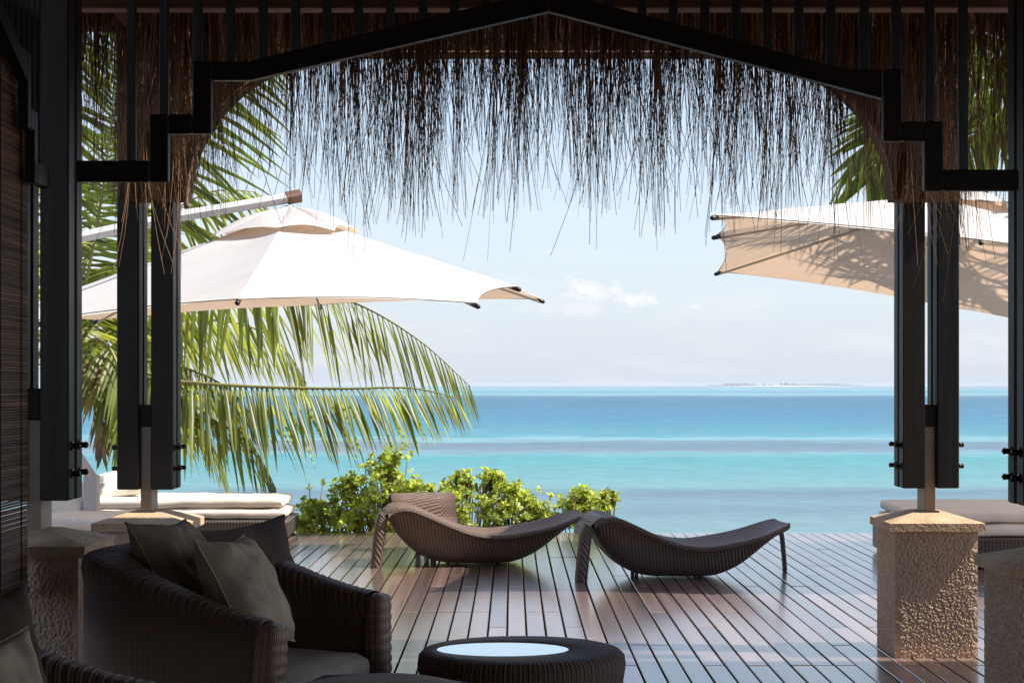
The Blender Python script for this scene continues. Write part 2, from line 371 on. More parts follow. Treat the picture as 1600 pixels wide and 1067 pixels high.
    L.new(n2.outputs['Fac'], bp.inputs['Height']); L.new(bp.outputs[0], b.inputs['Normal'])
    return m
SEA = -12.0
b = MB(); b.add([(-70000,25,SEA),(70000,25,SEA),(70000,90000,SEA),(-70000,90000,SEA)], [(0,1,2,3)])
tag(b.build('sea', sea_material(), smooth=False), kind='structure')
# slope from the terrace down to the shore
def slope(u, v):
    x = -60+120*u; y = -30+80*v
    z = -1.1 if y < 17 else -1.1-(y-17)*.48
    return (x, y, z+.25*noise.noise(Vector((x*.3, y*.3, 0))) if y > 17.5 else z)
b = MB(); b.grid(61, 61, slope); tag(b.build('hillside', M['soil']), kind='structure')
# island on the horizon
b = MB()
def isl(u, v):
    x = -150+300*u; y = (v-.5)*160
    e = max(0, 1-(2*u-1)**2)*max(0, 1-(2*v-1)**2)
    return (x, y, -1+2.6*e**.5)
b.grid(40, 12, isl)
D_I = 14000
ib = b.build('island', M['sand'], loc=((1228-800)*D_I/F, D_I, SEA)); ib.scale = (4.24, 4, 4.0); tag(ib, kind='structure')
b = MB()
for i in range(420):
    t = random.random(); x = -146+292*t
    dens = .45+.55*noise.noise(Vector((t*9, 2.3, 0)))
    if abs(t-.42) < .12 and random.random() < .85: continue
    h = (1.6+4.2*random.random())*(.35+max(0, dens))*(1.0 if abs(t-.5) < .42 else .55)
    y = random.uniform(-35, 35); w = random.uniform(2.5, 6)
    pr = [(w*.5, 0), (w, h*.4), (w*.85, h*.8), (w*.3, h)]
    b.lathe(pr, 6, (x, y, 0.6))
o = b.build('island_woodland', M['farwood'], loc=ib.location); o.scale = (4.24, 4, 4.6); tag(o, 'low hazy belt of trees along the far island', 'woodland', kind='stuff')

# the deck: base, planks
DX0, DX1, DY0, DY1, PW = -4.6, 5.6, 6.0, 16.9, .1172
b = MB(); b.box((-9, DY0, -.35), (9, DY1-.02, -.045)); deck = b.build('terrace_deck', M['deckbase'], smooth=False); tag(deck, kind='structure')
b = MB(); b.box((-9, -8, -.35), (9, DY0-.01, 0)); tag(b.build('pavilion_floor', M['floor'], smooth=False), kind='structure')
b = MB(); b.cbox((0, 0, -.03), (PW-.0108, 1, 0), .0035); plank_me = b.mesh('plank', M['plank'], smooth=False)
rng = random.Random(5)
ncol = int((DX1-DX0)/PW)
for i in range(ncol):
    x = DX0+i*PW
    c1 = rng.choice((8.9, 9.6, 10.3, 11.0)); c2 = rng.choice((12.4, 13.1, 13.8, 14.5, 15.2))
    cuts = [DY0, c1, c2, DY1]
    for a, e in zip(cuts, cuts[1:]):
        inst('plank', plank_me, deck, (x+.005, a+.002, rng.uniform(-.0022, .0012)), (0, rng.uniform(-.006, .006), 0), (1, e-a-.004, 1))
# boards beyond the counted planks, far left and right under the daybeds
b = MB()
for i in range(-36, 0): b.box((DX0+i*PW+.005, DY0, -.03), (DX0+(i+1)*PW-.005, DY1, 0))
for i in range(ncol, ncol+28): b.box((DX0+i*PW+.005, DY0, -.03), (DX0+(i+1)*PW-.005, DY1, 0))
o = b.build('outer_planks', M['plank'], deck, smooth=False); o['kind'] = 'stuff'

# ------------------------------------------------------------------ added rear light block, pavilion roof
b = MB(); b.box((-9, -6.2, 0), (9, -6.0, 6.2)); tag(b.build('rear_light_block', M['light_block'], smooth=False), kind='structure')  # added unseen behind the camera, keeps rear light off the post fronts
roof = thing('thatched_roof', 'thatched pavilion roof with a ragged brown fringe hanging over the opening', 'roof', (0, 0, 0))
RX0, RX1, RY0, RY1, RZ = -2.9, 5.4, -6.5, 8.72, 3.62
b = MB()
def hip(z0, z1, o):
    xm = (RX0+RX1)/2
    return [(RX0-o, RY0-o, z0), (RX1+o, RY0-o, z0), (RX1+o, RY1+o, z0), (RX0-o, RY1+o, z0), (xm, RY0+4, z1), (xm, RY1-4, z1)]
hf = [(0,1,4), (1,2,5,4), (2,3,5), (3,0,4,5)]
b.add(hip(RZ, 6.0, 0), [f[::-1] for f in hf]); b.add(hip(RZ+.28, 6.3, .02), hf)
for i in range(4):
    a = hip(RZ, 6, 0); c_ = hip(RZ+.28, 6.3, .02); j = (i+1) % 4
    b.add([a[i], a[j], c_[j], c_[i]], [(0,1,2,3)])
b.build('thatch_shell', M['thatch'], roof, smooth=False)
# fringe: clumped strands, hundreds more than could be counted
fr = MB(); rg = random.Random(3)
x = -2.75
clumps = []
while x < 3.4:
    clumps.append(x); x += rg.uniform(.02, .075)
def strand(x, y, z0, L, drift, w, r):
    n = 5; pts = []
    ph = rg.uniform(0, 6); bend = rg.gauss(0, 1)
    for i in range(n+1):
        t = i/n
        pts.append(Vector((x+drift*t*t*L+.006*math.sin(ph+t*5)*t+bend*.03*t**3, y+.03*t*math.sin(ph), z0-L*t)))
    fr.tube(pts, [w*(1-.55*i/n) for i in range(n+1)], 3, cap=False, rnd=r)
nst = 0
for cx in clumps:
    dens = .62+.30*noise.noise(Vector((cx*3.1, 1.7, 0)))+.38*noise.noise(Vector((cx*11, 4.2, 0)))
    n = int(max(5, 60*max(.42, dens*1.05)))
    cl = rg.uniform(.95, 1.36)+.17*noise.noise(Vector((cx*2.3, 8.8, 0)))+(.12 if rg.random() < .12 else 0)
    if cx < -1.0: cl *= .93
    for k in range(n):
        L = cl*(1-.60*rg.random()**1.3) if rg.random() < .97 else cl*rg.uniform(1.0, 1.16)
        off_ = rg.gauss(0, .017); strand(cx+off_, 8.66+rg.uniform(-.07, .05), 3.63, max(.25, L), -off_*.8+rg.gauss(0, .05 if rg.random() < .8 else .11), rg.uniform(.0014, .0033), rg.random()**2)
        nst += 1
# short dense undergrowth of the fringe near the eave
for k in range(3400):
    strand(rg.uniform(-2.8, 3.4), 8.68+rg.uniform(-.06, .05), 3.63, rg.uniform(.12, .58)+(.25*rg.random() if rg.random() < .3 else 0), rg.gauss(0, .05), rg.uniform(.0015, .003), rg.random()**2)
o = fr.build('thatch_fringe', M['strand'], roof); o['kind'] = 'stuff'
b = MB(); b.cbox((-2.8, 8.86, 3.40), (3.6, 8.98, 3.70)); b.build('eave_beam', M['brownbeam'], roof, smooth=False)
b = MB(); b.cbox((-2.9, 7.52, 3.20), (3.2, 7.62, 3.42)); b.build('tie_beam', M['brownbeam'], roof, smooth=False)
b = MB(); b.tube([P(150, -30, 8.2), P(205, 38, 8.6)], .045, 4); b.build('rafter', M['brownbeam'], roof, smooth=False)

# arch lined with thatch behind the fringe
ar = thing('thatch_arch', 'thatch lined arch with a corded rim between the front posts', 'arch', (0, 0, 0))
DA = 9.12
rim = []
for i in range(17):
    w = math.pi/2*i/16; rim.append(P(542-250*math.cos(w), 312-228*math.sin(w), DA))
for i in range(17):
    w = math.pi/2*(1-i/16); rim.append(P(1147+250*math.cos(w), 312-228*math.sin(w), DA))
topz = 3.85
b = MB(); vs = []; fs = []
XL, XR = P(188, 0, DA).x, P(1500, 0, DA).x
zlo = rim[0].z
outer = [Vector((max(XL, min(XR, p.x)), DA, topz)) for p in rim]
outer[0] = Vector((XL, DA, zlo)); outer[-1] = Vector((XR, DA, zlo))
outer[1] = Vector((XL, DA, topz)); outer[-2] = Vector((XR, DA, topz))
for i in range(len(rim)):
    for dy in (0, .16):
        vs += [rim[i]+Vector((0, dy, 0)), outer[i]+Vector((0, dy, 0))]
for i in range(len(rim)-1):
    a = i*4; c_ = a+4
    fs += [(a, a+1, c_+1, c_), (a+2, c_+2, c_+3, a+3), (a, c_, c_+2, a+2)]
fs += [(0, 2, 3, 1), tuple(len(vs)-4+k for k in (0, 1, 3, 2))]
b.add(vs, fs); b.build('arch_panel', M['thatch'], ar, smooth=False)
b = MB(); n = len(rim)
rp_ = [rim[0]+Vector((-.002, -.01, -.05))]+[p+Vector((0, -.012, 0)) for p in rim]
fine = []
for p, q in zip(rp_, rp_[1:]):
    m_ = max(1, int((q-p).length/.02))
    fine += [p.lerp(q, k/m_) for k in range(m_)]
b.tube(fine, [.0125+.003*math.sin(i*2.1) for i in range(len(fine))], 6); b.build('corded_rim', M['rim'], ar)
# loose dry stalks over the arch haunches
st = MB(); fr_keep = fr; fr = st
for k in range(900):
    left = rg.random() < .5
    x = rg.uniform(P(190, 0, 9.05).x, P(300, 0, 9.05).x) if left else rg.uniform(P(1393, 0, 9.05).x, P(1500, 0, 9.05).x)
    strand(x, 9.06+rg.uniform(-.03, .04), 3.8, rg.uniform(.5, 1.35)*(1 if rg.random() < .9 else 1.12), rg.gauss(0, .06), rg.uniform(.002, .004), rg.random())
o = st.build('loose_stalks', M['stalk'], ar); o['kind'] = 'stuff'
# long bent stalks that stray in front of the posts
st = MB(); fr = st
for k in range(16):
    strand(P(rg.uniform(200, 285), 0, 8.9).x, 8.92, 3.0, rg.uniform(.55, .95), rg.gauss(.05, .12), .0022, rg.uniform(.6, 1))
for k in range(12):
    strand(P(rg.uniform(1400, 1500), 0, 8.9).x, 8.92, 3.0, rg.uniform(.5, .95), rg.gauss(0, .1), .0022, rg.uniform(.5, 1))
o = st.build('stray_stalks', M['stalk'], ar); o['kind'] = 'stuff'

# ------------------------------------------------------------------ stepped lattice frame
DF = 7.1; XC = P(857, 0, DF).x
def FX(px): return P(px, 0, DF).x-XC
def FZ(py): return P(0, py, DF).z
fl = thing('lattice_frame', 'dark stepped timber frame with a gabled top and upright slats, across the opening', 'frame', (XC, DF, 0), group='stepped lattice frames of the pavilion')
for (x0, y0, x1, y1) in ((120,252,235,285), (235,180,265,285), (265,180,302,210), (302,98,332,210), (332,98,392,127)):
    b = MB(); b.cbox((FX(x0), -.022, FZ(y1)), (FX(x1)-.002, .022, FZ(y0)), .005); b.build('beam', M['beam'], fl, smooth=False)
for (x0, y0, x1, y1) in ((1472,266,1590,299), (1442,191,1472,299), (1408,191,1442,222), (1378,110,1408,222)):
    b = MB(); b.cbox((FX(x0)+.002, -.022, FZ(y1)), (FX(x1), .022, FZ(y0)), .005); b.build('beam', M['beam'], fl, smooth=False)
def prism(poly, y0, y1):
    b = MB(); n = len(poly)
    vs = [(FX(p[0]), y0, FZ(p[1])) for p in poly]+[(FX(p[0]), y1, FZ(p[1])) for p in poly]
    fs = [tuple(range(n)), tuple(range(n, 2*n))[::-1]]+[(i, i+n, (i+1)%n+n, (i+1)%n) for i in range(n)]
    return b.add(vs, fs)
prism([(392,127),(857,20),(857,-14),(392,97)], -.022, .022).build('sloping_beam', M['beam'], fl, smooth=False)
prism([(858,20),(1376,155),(1376,111),(1318,110),(858,-14)], -.022, .022).build('sloping_beam', M['beam'], fl, smooth=False)
slx = [206, 257, 309, 360, 411, 462, 511, 560, 610, 661, 710, 759, 808, 858, 905, 952, 1003, 1052, 1101, 1150, 1199, 1248, 1298, 1350, 1400, 1452, 1504]
def ftop(x):
    if x < 235: return 252
    if x < 302: return 180
    if x < 392: return 98
    if x < 858: return 97+(x-392)/(857-392)*(-14-97)
    if x < 1318: return -14+(x-858)/(1318-858)*124
    if x < 1408: return 110
    if x < 1472: return 191
    return 266
for x in slx:
    b = MB(); z0 = FZ(max(ftop(x-7), ftop(x+7)))-.001
    if abs(x-858) < 40: z0 = FZ(ftop(x))+.005
    b.cbox((FX(x-6.8), -.018, z0), (FX(x+6.8), .018, 3.95), .003); b.build('slat', M['timber'], fl, smooth=False)
f2 = copy_tree(fl); f2.scale = (.547, 1, 1); f2.location = (-1.97, 5.92, 0); f2.rotation_euler = (0, 0, R(90)); f2['label'] = 'stepped timber frame along the left side above the reed blind'
f3 = copy_tree(fl); f3.scale = (.547, 1, 1); f3.location = (2.36, 5.92, 0); f3.rotation_euler = (0, 0, R(90)); f3['label'] = 'stepped timber frame along the right side of the pavilion, beyond the right front post'

# ------------------------------------------------------------------ pedestals and posts
PWD, PH = .455, .70
def stucco_mesh():
    b = MB()
    h = PWD/2
    def side(k):
        def fn(u, v):
            a = -h+2*h*u; z = PH*v
            p = Vector(((a, -h, z), (h, a, z), (-a, h, z), (-h, -a, z))[k])
            n = Vector(((0,-1,0),(1,0,0),(0,1,0),(-1,0,0))[k])
            dd = noise.voronoi(p*84+noise.noise_vector(p*50)*.3)[0]
            d = max(0, 1-(dd[0]*1.35)**2)*(.45+.55*noise.cell(p*46) if False else .8)+.30*noise.noise(p*110)
            e = min(u, 1-u)*14; e = min(1, e)
            return p+n*(d*.0070)*e + (Vector((noise.noise(p*40), noise.noise(p*41), 0))*.003 if e < 1 else Vector((0,0,0)))
        return fn
    for k in range(4): b.grid(150, 220, side(k), lambda u, v: (u*.45, v*.7))
    return b.mesh('pedestal_body', M['stucco'])
ST_ME = stucco_mesh()
def cap_mesh():
    b = MB(); h = .262; t = .045
    z0 = PH-.005
    vs = [(-h,-h,z0),(h,-h,z0),(h,h,z0),(-h,h,z0),(-h,-h,z0+t),(h,-h,z0+t),(h,h,z0+t),(-h,h,z0+t)]
    k = .075; vs += [(-k,-k,z0+t+.055),(k,-k,z0+t+.055),(k,k,z0+t+.055),(-k,k,z0+t+.055)]
    fs = [(0,3,2,1),(0,1,5,4),(1,2,6,5),(2,3,7,6),(3,0,4,7),(4,5,9,8),(5,6,10,9),(6,7,11,10),(7,4,8,11),(8,9,10,11)]
    b.add(vs, fs); return b.mesh('cap', M['cap'], smooth=False)
CAP_ME = cap_mesh()
def pedestal(x, y, dz, label):
    t = thing('stone_pedestal', label, 'pedestal', (x, y, 0), 0, 'pedestals under the pavilion posts')
    inst('body', ST_ME, t, (0, 0, 0), scale=(1, 1, (PH+dz)/PH)); inst('cap', CAP_ME, t, (0, 0, dz))
    return t
TW, TD, GX, GY = .124, .098, .066, .030
def post(x, y, zb, zfin, zblk, zbolt, label, top=4.0):
    t = thing('timber_post', label, 'post', (x, y, 0), 0, 'clamped timber posts of the pavilion')
    for sx in (-1, 1):
        for sy in (-1, 1):
            x0 = sx*(GX/2) if sx > 0 else -GX/2-TW; y0 = GY/2 if sy > 0 else -GY/2-TD
            b = MB(); b.cbox((x0, y0, zb), (x0+TW, y0+TD, top), .007); b.build('timber', M['timber'], t, smooth=False)
    b = MB(); b.cbox((-GX/2+.002, -.085, zfin), (GX/2-.002, .085, zblk[0]-.002), .004)
    b.lathe([(.03, 0), (.055, .02)], 4, (0, 0, zfin-.022)); b.build('steel_fin', M['steel'], t, smooth=False)
    b = MB(); b.cbox((-GX/2+.001, -.10, zblk[0]), (GX/2-.001, .10, zblk[1]), .004); b.build('spacer_block', M['timber'], t, smooth=False)
    for z in zbolt:
        for sy in (-1, 1):
            for sx in (-1, 1):
                xx = sx*(GX/2+TW); yy = sy*(GY/2+TD/2)
                b = MB(); b.tube([(xx-.002*sx, yy, z), (xx+.006*sx, yy, z)], .021, 10)
                b.tube([(xx+.006*sx, yy, z), (xx+.026*sx, yy, z)], [.014, .014], 6)
                b.tube([(xx+.026*sx, yy, z), (xx+.034*sx, yy, z), (xx+.040*sx, yy, z)], [.015, .013, .004], 8)
                b.build('bolt', M['bolt'], t)
    return t
Z9 = lambda py, D=9.38: H-(py-HY)*D/F
pedestal(-2.045, 9.38, .0, 'sunlit stone pedestal behind the armchair, under the post left of the opening')
pedestal(2.335, 9.38, .0, 'sunlit rough stone pedestal with a diagonal shadow, beside the right daybed')
pedestal(-2.045, 7.2, .085, 'shaded stone pedestal beside the reed blind, left of the armchair')
pedestal(2.335, 7.2, .0, 'shaded stone pedestal cut off by the right edge of the picture')
post(-2.045, 9.38, Z9(763), .785, (Z9(665), Z9(632)), (Z9(698), Z9(731)), 'dark clamped timber post standing in front of the left daybed')
post(2.335, 9.38, Z9(761), .785, (Z9(665), Z9(632)), (Z9(694), Z9(727)), 'dark clamped timber post crossing the right parasol')
Z7 = lambda py: Z9(py, 7.1)
post(-2.045, 7.2, Z7(782), .87, (Z7(655), Z7(607)), (Z7(697), Z7(740)), 'dark clamped timber post next to the reed blind')
post(2.335, 7.2, Z7(790), .785, (Z7(660), Z7(615)), (Z7(707), Z7(748)), 'dark clamped timber post at the right edge of the picture')

# ------------------------------------------------------------------ reed blinds
def blind(x, y0, y1, z0, z1, label, sd):
    t = thing('reed_blind', label, 'blind', (x, y0, z0))
    b = MB(); z = 0; rg = random.Random(sd)
    while z < z1-z0:
        h = rg.uniform(.0065, .0095)
        b.box((-.003+rg.uniform(-.0015, .0015), 0, z), (.003+rg.uniform(-.0015, .0015), y1-y0, z+h), rnd=rg.random()); z += h+rg.uniform(.0016, .0042)
    o = b.build('reed_slats', M['reed'], t, smooth=False); o['kind'] = 'stuff'
    yy = .10
    while yy < y1-y0:
        b = MB(); b.tube([(.006, y1-y0-yy, 0), (.006, y1-y0-yy, z1-z0)], .003, 5); b.build('cord', M['cord'], t); yy += .28
    b = MB(); b.cbox((-.012, 0, -.03), (.012, y1-y0, 0), .004); b.build('bottom_rail', M['timber'], t, smooth=False)
    return t
blind(-2.02, 3.2, 6.93, .66, 3.02, 'brown reed roller blind hanging at the left edge of the picture', 1)

# ------------------------------------------------------------------ parasols
Q = 1.185
def canopy_panel(b, A, p, q, n=9, sag=.035, scal=.05, t0=.10):
    """one cloth panel from near the apex A to rib tips p and q"""
    A, p, q = Vector(A), Vector(p), Vector(q)
    nrm = (p-A).cross(q-A).normalized()
    if nrm.z < 0: nrm = -nrm
    def fn(u, v):
        t = t0+(1-t0)*v
        e = p.lerp(q, u); e = e+(A-e)*scal*4*u*(1-u)
        x = A.lerp(e, t)
        s = 4*u*(1-u)*math.sin(math.pi*min(1, t*.85))
        w = .006*noise.noise(Vector((x.x*3, x.y*3, x.z*3)))+.005*noise.noise(Vector((x.x*9, x.y*9, x.z*14)))*(.4+abs(2*u-1))
        return x-nrm*(sag*s)+nrm*w
    b.grid(n, 14, fn)
def parasol(label, corners, apex, mids_up, arm_from, mast_base, group, plain=(), mids=None):
    cx = sum((Vector(c) for c in corners), Vector())/4
    t = thing('cantilever_parasol', label, 'parasol', (mast_base[0], mast_base[1], 0), 0, group)
    off = Vector((mast_base[0], mast_base[1], 0))
    A = Vector(apex)-off; cs = [Vector(c)-off for c in corners]
    tips = []
    for i in range(4):
        a, c_ = cs[i], cs[(i+1)%4]
        m_ = (a+c_)/2+Vector((0, 0, mids_up)); m_ = m_+(A-m_)*.02
        if mids and mids[i] is not None: m_ = Vector(mids[i])-off
        tips += [a] if i in plain else [a, m_]
    NT = len(tips); b = MB()
    for i in range(NT):
        big = (tips[i]-tips[(i+1)%NT]).length > 2.5
        canopy_panel(b, A, tips[i], tips[(i+1)%NT], n=17 if big else 9, scal=.06 if big else .04)
    b.build('canopy', M['canvas'], t)
    # hem band along the edge
    b = MB()
    for i in range(NT):
        p, q = tips[i], tips[(i+1)%NT]; pts = []; sc_ = .06 if (p-q).length > 2.5 else .04
        for k in range(17):
            u = k/16; e = p.lerp(q, u); e = e+(A-e)*sc_*4*u*(1-u); pts.append(e)
        b.tube(pts, .006, 4, cap=False)
    b.build('hem', M['hem'], t)
    # vent cap: a smaller pitched square riding above the opening, puffed between the ribs
    b = MB(); vt = [A+(x-A)*.265+Vector((0, 0, .035)) for x in tips]; VA = A+Vector((0, 0, .055))
    for i in range(NT): canopy_panel(b, VA, vt[i], vt[(i+1)%NT], n=9, sag=-.05, scal=.06, t0=0)
    b.build('vent_cap', M['canvas'], t)
    for i, x in enumerate(tips):
        b = MB(); d = (x-A); pts = [A+d*k+Vector((0, 0, -.03)) for k in (.06, .5, 1.0)]
        b.tube(pts, [.014, .013, .011], 6); rb = b.build('rib', M['alu'], t)
        b = MB(); dn = d.normalized(); e = x+Vector((0, 0, -.02))
        b.tube([e-dn*.03, e+dn*.03, e+dn*.045], [.017, .019, .010], 8); b.build('rib_tip', M['blacktip'], rb)
    b = MB(); b.lathe([(.04, -.14), (.05, -.12), (.05, -.05), (.04, 0), (.035, .06)], 12, A); b.build('hub', M['alu'], t)
    b = MB(); a0 = Vector(arm_from)-off; a1 = A+Vector((0, 0, .125)); b.tube([a0, a0.lerp(a1, .5)+Vector((0, 0, .02)), a1], .045, 4); b.build('arm', M['alu'], t, smooth=False)
    b = MB(); d = (a1-a0).normalized(); b.tube([a1-d*.02, a1+d*.10], .055, 4); b.tube([a1+d*.05, A+Vector((0, 0, .12))+d*.05], .03, 8); b.build('arm_end_cap', M['brownbeam'], t, smooth=False)
    b = MB(); b.cbox((-.055, -.045, .06), (.055, .045, .82), .01); b.tube([(0, 0, .80), (a0.x*.35, a0.y*.1, .98), (a0.x*.85, a0.y*.35, 1.4), a0], .05, 4); b.build('mast', M['alu'], t, smooth=False)
    b = MB(); b.cbox((-.38, -.38, 0), (.38, .38, .06), .01); b.build('base_plate', M['alu'], t, smooth=False)
    return t
parasol('large cream parasol at left with its canopy lit white by the sun',
        [P(-30, 514, 12.0), P(743, 473, 12.2), P(845, 467, 15.5), P(150, 500, 15.3)], P(452, 333, 13.7), .06,
        P(95, 377, 13.2), (P(143, 0, 12.6).x, 12.6, 0), 'cantilever parasols over the terrace',
        mids=(P(372, 467, 11.15), P(806, 447, 13.3), P(500, 476, 15.5), P(-20, 500, 13.6)))
parasol('cream parasol at right with palm shadows on its underside',
        [P(1117, 336, 10.0*Q), P(1960, 440, 9.75*Q), P(1840, 556, 13.2*Q), P(1122, 424, 13.4*Q)], P(1500, 303, 11.8*Q), .05,
        P(2050, 290, 12.6*Q), (6.7, 15.0, 0), 'cantilever parasols over the terrace', mids=(None, None, None, P(1120, 367, 11.6*Q)))

# ------------------------------------------------------------------ sun loungers
def smooth_interp(tab, x):
    for (a, ya), (c_, yc) in zip(tab, tab[1:]):
        if x <= c_:
            t = (x-a)/(c_-a); t = t*t*(3-2*t); return ya+(yc-ya)*t
    return tab[-1][1]
def spline(tab, x):
    n = len(tab)
    for i in range(n-1):
        if x <= tab[i+1][0] or i == n-2:
            x0, y0 = tab[i]; x1, y1 = tab[i+1]
            ma = (tab[i+1][1]-tab[max(i-1,0)][1])/(tab[i+1][0]-tab[max(i-1,0)][0]) if i else (y1-y0)/(x1-x0)
            mb = (tab[min(i+2,n-1)][1]-y0)/(tab[min(i+2,n-1)][0]-x0)
            h = x1-x0; t = (x-x0)/h
            return (2*t**3-3*t*t+1)*y0+(t**3-2*t*t+t)*h*ma+(-2*t**3+3*t*t)*y1+(t**3-t*t)*h*mb
def lounger(label, loc, rz, m, sx=1):
    t = thing('sun_lounger', label, 'sun lounger', loc, rz, 'woven sun loungers on the deck'); t.scale = (sx, 1, 1)
    railz = [(0, .445), (.10, .488), (.20, .487), (.32, .445), (.52, .36), (.72, .29), (.95, .262), (1.2, .288), (1.45, .335), (1.66, .40), (1.74, .425)]
    belly = [(0, .40), (.10, .25), (.25, .11), (.45, .028), (.75, .012), (.95, .012), (1.1, .02), (1.3, .095), (1.5, .24), (1.66, .36), (1.74, .405)]
    wid = [(0, .35), (.4, .385), (.9, .40), (1.4, .37), (1.74, .30)]
    Lg = 1.74
    b = MB()
    def sect(u, v):
        x = Lg*u; zr = spline(railz, x); zb = min(spline(belly, x), zr-.018); w = smooth_interp(wid, x)
        end = min(1, (1-u)*12); rd = math.sqrt(max(0, 1-(1-end)**2))*.25+.75
        w *= rd
        # v: 0..1 round the closed section, top first
        if v < .44:
            s = v/.44*2-1; y = w*s*.96; dip = .055*(1-s*s)*min(1, u*6+.35)*min(1, (1-u)*5+.25)
            return Vector((x, y, zr-dip+.004*(1-abs(s))))
        if v < .56:
            a = (v-.44)/.12*math.pi; a = math.pi/2-a
            r = .020; return Vector((x, w*.96+r*math.cos(a), zr-.022+r*1.1*math.sin(a)))
        if v < .88:
            s = (v-.56)/.32*2-1; a = s
            y = -w*.96*a; k = (1-abs(a)**5.0)
            return Vector((x, y, zr-.044+(zb-zr+.044)*max(0, k)))
        a = (v-.88)/.12*math.pi; a = -math.pi/2-a
        r = .020; return Vector((x, -w*.96+r*math.cos(a), zr-.022+r*1.1*math.sin(a)))
    nv = 61
    b.grid(66, nv, sect, lambda u, v: (u*Lg, v*1.9), flip=False)
    n0 = len(b.v)
    cap0 = [tuple(range(nv-1))]; b.f.append(tuple(range(nv-1))[::-1]); b.m.append(0)
    b.f.append(tuple((65)*nv+k for k in range(nv-1))); b.m.append(0)
    b.build('woven_shell', m, t)
    # head end folds over into two broad legs; one foot leg at the far corner
    def strap(path, w0, w1, th, yc):
        q = MB(); pts = [Vector((x, yc, z)) for x, z in path]; n = len(pts)
        for i_ in range(1): pass
        def fn(u, v):
            k = u*(n-1); i = min(int(k), n-2); f = k-i
            p = pts[i].lerp(pts[i+1], f)
            tg = (pts[min(i+2, n-1)]-pts[max(i-1, 0)] if 0 < f < 1 else pts[min(i+1, n-1)]-pts[max(i-1, 0)] if 0 < i else pts[i+1]-pts[i]).normalized()
            nr = Vector((-tg.z, 0, tg.x)); w = w0+(w1-w0)*u
            a = 2*math.pi*v; c_, s_ = math.cos(a), math.sin(a)
            sg = lambda z: math.copysign(abs(z)**.45, z)
            return p+Vector((0, 1, 0))*w*sg(c_)+nr*th*sg(s_)
        q.grid(3*n, 21, fn, lambda u, v: (v*.36, u*.6))
        return q
    head = [(.16, .478), (.08, .478), (.02, .462), (-.03, .425), (-.055, .37), (-.07, .28), (-.085, .15), (-.10, .0)]
    q = MB()
    # full-width fold at the head
    def fold(u, v):
        x, z = 0, 0
        k = u*3; i = min(int(k), 2); f = k-i
        a, c_ = head[i+1], head[i+2]
        x = a[0]+(c_[0]-a[0])*f; z = a[1]+(c_[1]-a[1])*f
        a2 = 2*math.pi*v; sg = lambda zz: math.copysign(abs(zz)**.4, zz)
        nr = Vector((.35+.5*u, 0, .9-.5*u))
        return Vector((x, 0, z))+Vector((0, .345-.10*u, 0))*sg(math.cos(a2))+Vector((0, -.08*u, 0))+nr*(.022+.026*u)*sg(math.sin(a2))
    q.grid(16, 41, fold, lambda u, v: (u*.3, v*1.6)); q.build('head_fold', m, t)
    for yc in (-.255,):
        leg = strap(head[3:], .085, .07, .048, yc).build('leg', m, t)
        c_ = MB(); c_.cbox((-.142, yc-.06, 0), (-.06, yc+.06, .016), .004); c_.build('foot_cap', M['blacktip'], leg, smooth=False)
    ft = [(1.70, .392), (1.765, .385), (1.80, .36), (1.82, .26), (1.835, .12), (1.845, .0)]
    leg = strap(ft, .045, .028, .016, .24).build('leg', m, t)
    c_ = MB(); c_.cbox((1.83, .215, 0), (1.86, .265, .012), .004); c_.build('foot_cap', M['blacktip'], leg, smooth=False)
    for x in (.42, .98):
        for y in (-.08, .08):
            b2 = MB(); b2.lathe([(.016, 0), (.018, .01), (.014, .05)], 8, (x, y, 0)); b2.build('stub_foot', m, t)
    return t
lounger('brown woven chaise lounger on the deck, the one clear of the shrubs, in shade', (.585, 13.0, 0), R(7), M['lounge_shaded'], .90)
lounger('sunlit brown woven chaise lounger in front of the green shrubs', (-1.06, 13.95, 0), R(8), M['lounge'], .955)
t = thing('woven_chair', 'low brown woven chair behind the sunlit lounger, only its curled back showing', 'chair', (-.79, 15.05, 0), R(14))
b = MB()
pf = [(-.62, .235), (-.45, .20), (-.25, .185), (-.10, .22), (-.02, .30), (.01, .39), (.05, .455), (.11, .490), (.18, .495), (.235, .468), (.262, .43)]
def wc(u, v):
    k = u*(len(pf)-1); i = min(int(k), len(pf)-2); f = k-i; f = f
    p = Vector((0,)+pf[i]).lerp(Vector((0,)+pf[i+1]), f)
    tg = Vector((0, pf[min(i+2,len(pf)-1)][0]-pf[max(i-1,0)][0], pf[min(i+2,len(pf)-1)][1]-pf[max(i-1,0)][1])).normalized()
    nr = Vector((0, -tg.z, tg.y)); a = 2*math.pi*v; sg = lambda q: math.copysign(abs(q)**.35, q)
    return p+Vector((.295*sg(math.cos(a)), 0, 0))+nr*.020*sg(math.sin(a))
b.grid(45, 49, wc, lambda u, v: (v*1.5, u*1.4)); b.build('woven_seat', M['lounge'], t)
for sx in (-.08, .20):
    for y, z in ((-.5, .20), (-.10, .22)):
        q = MB(); q.tube([(sx, y, 0), (sx, y, z)], [.022, .03], 8); q.build('leg', M['lounge'], t)

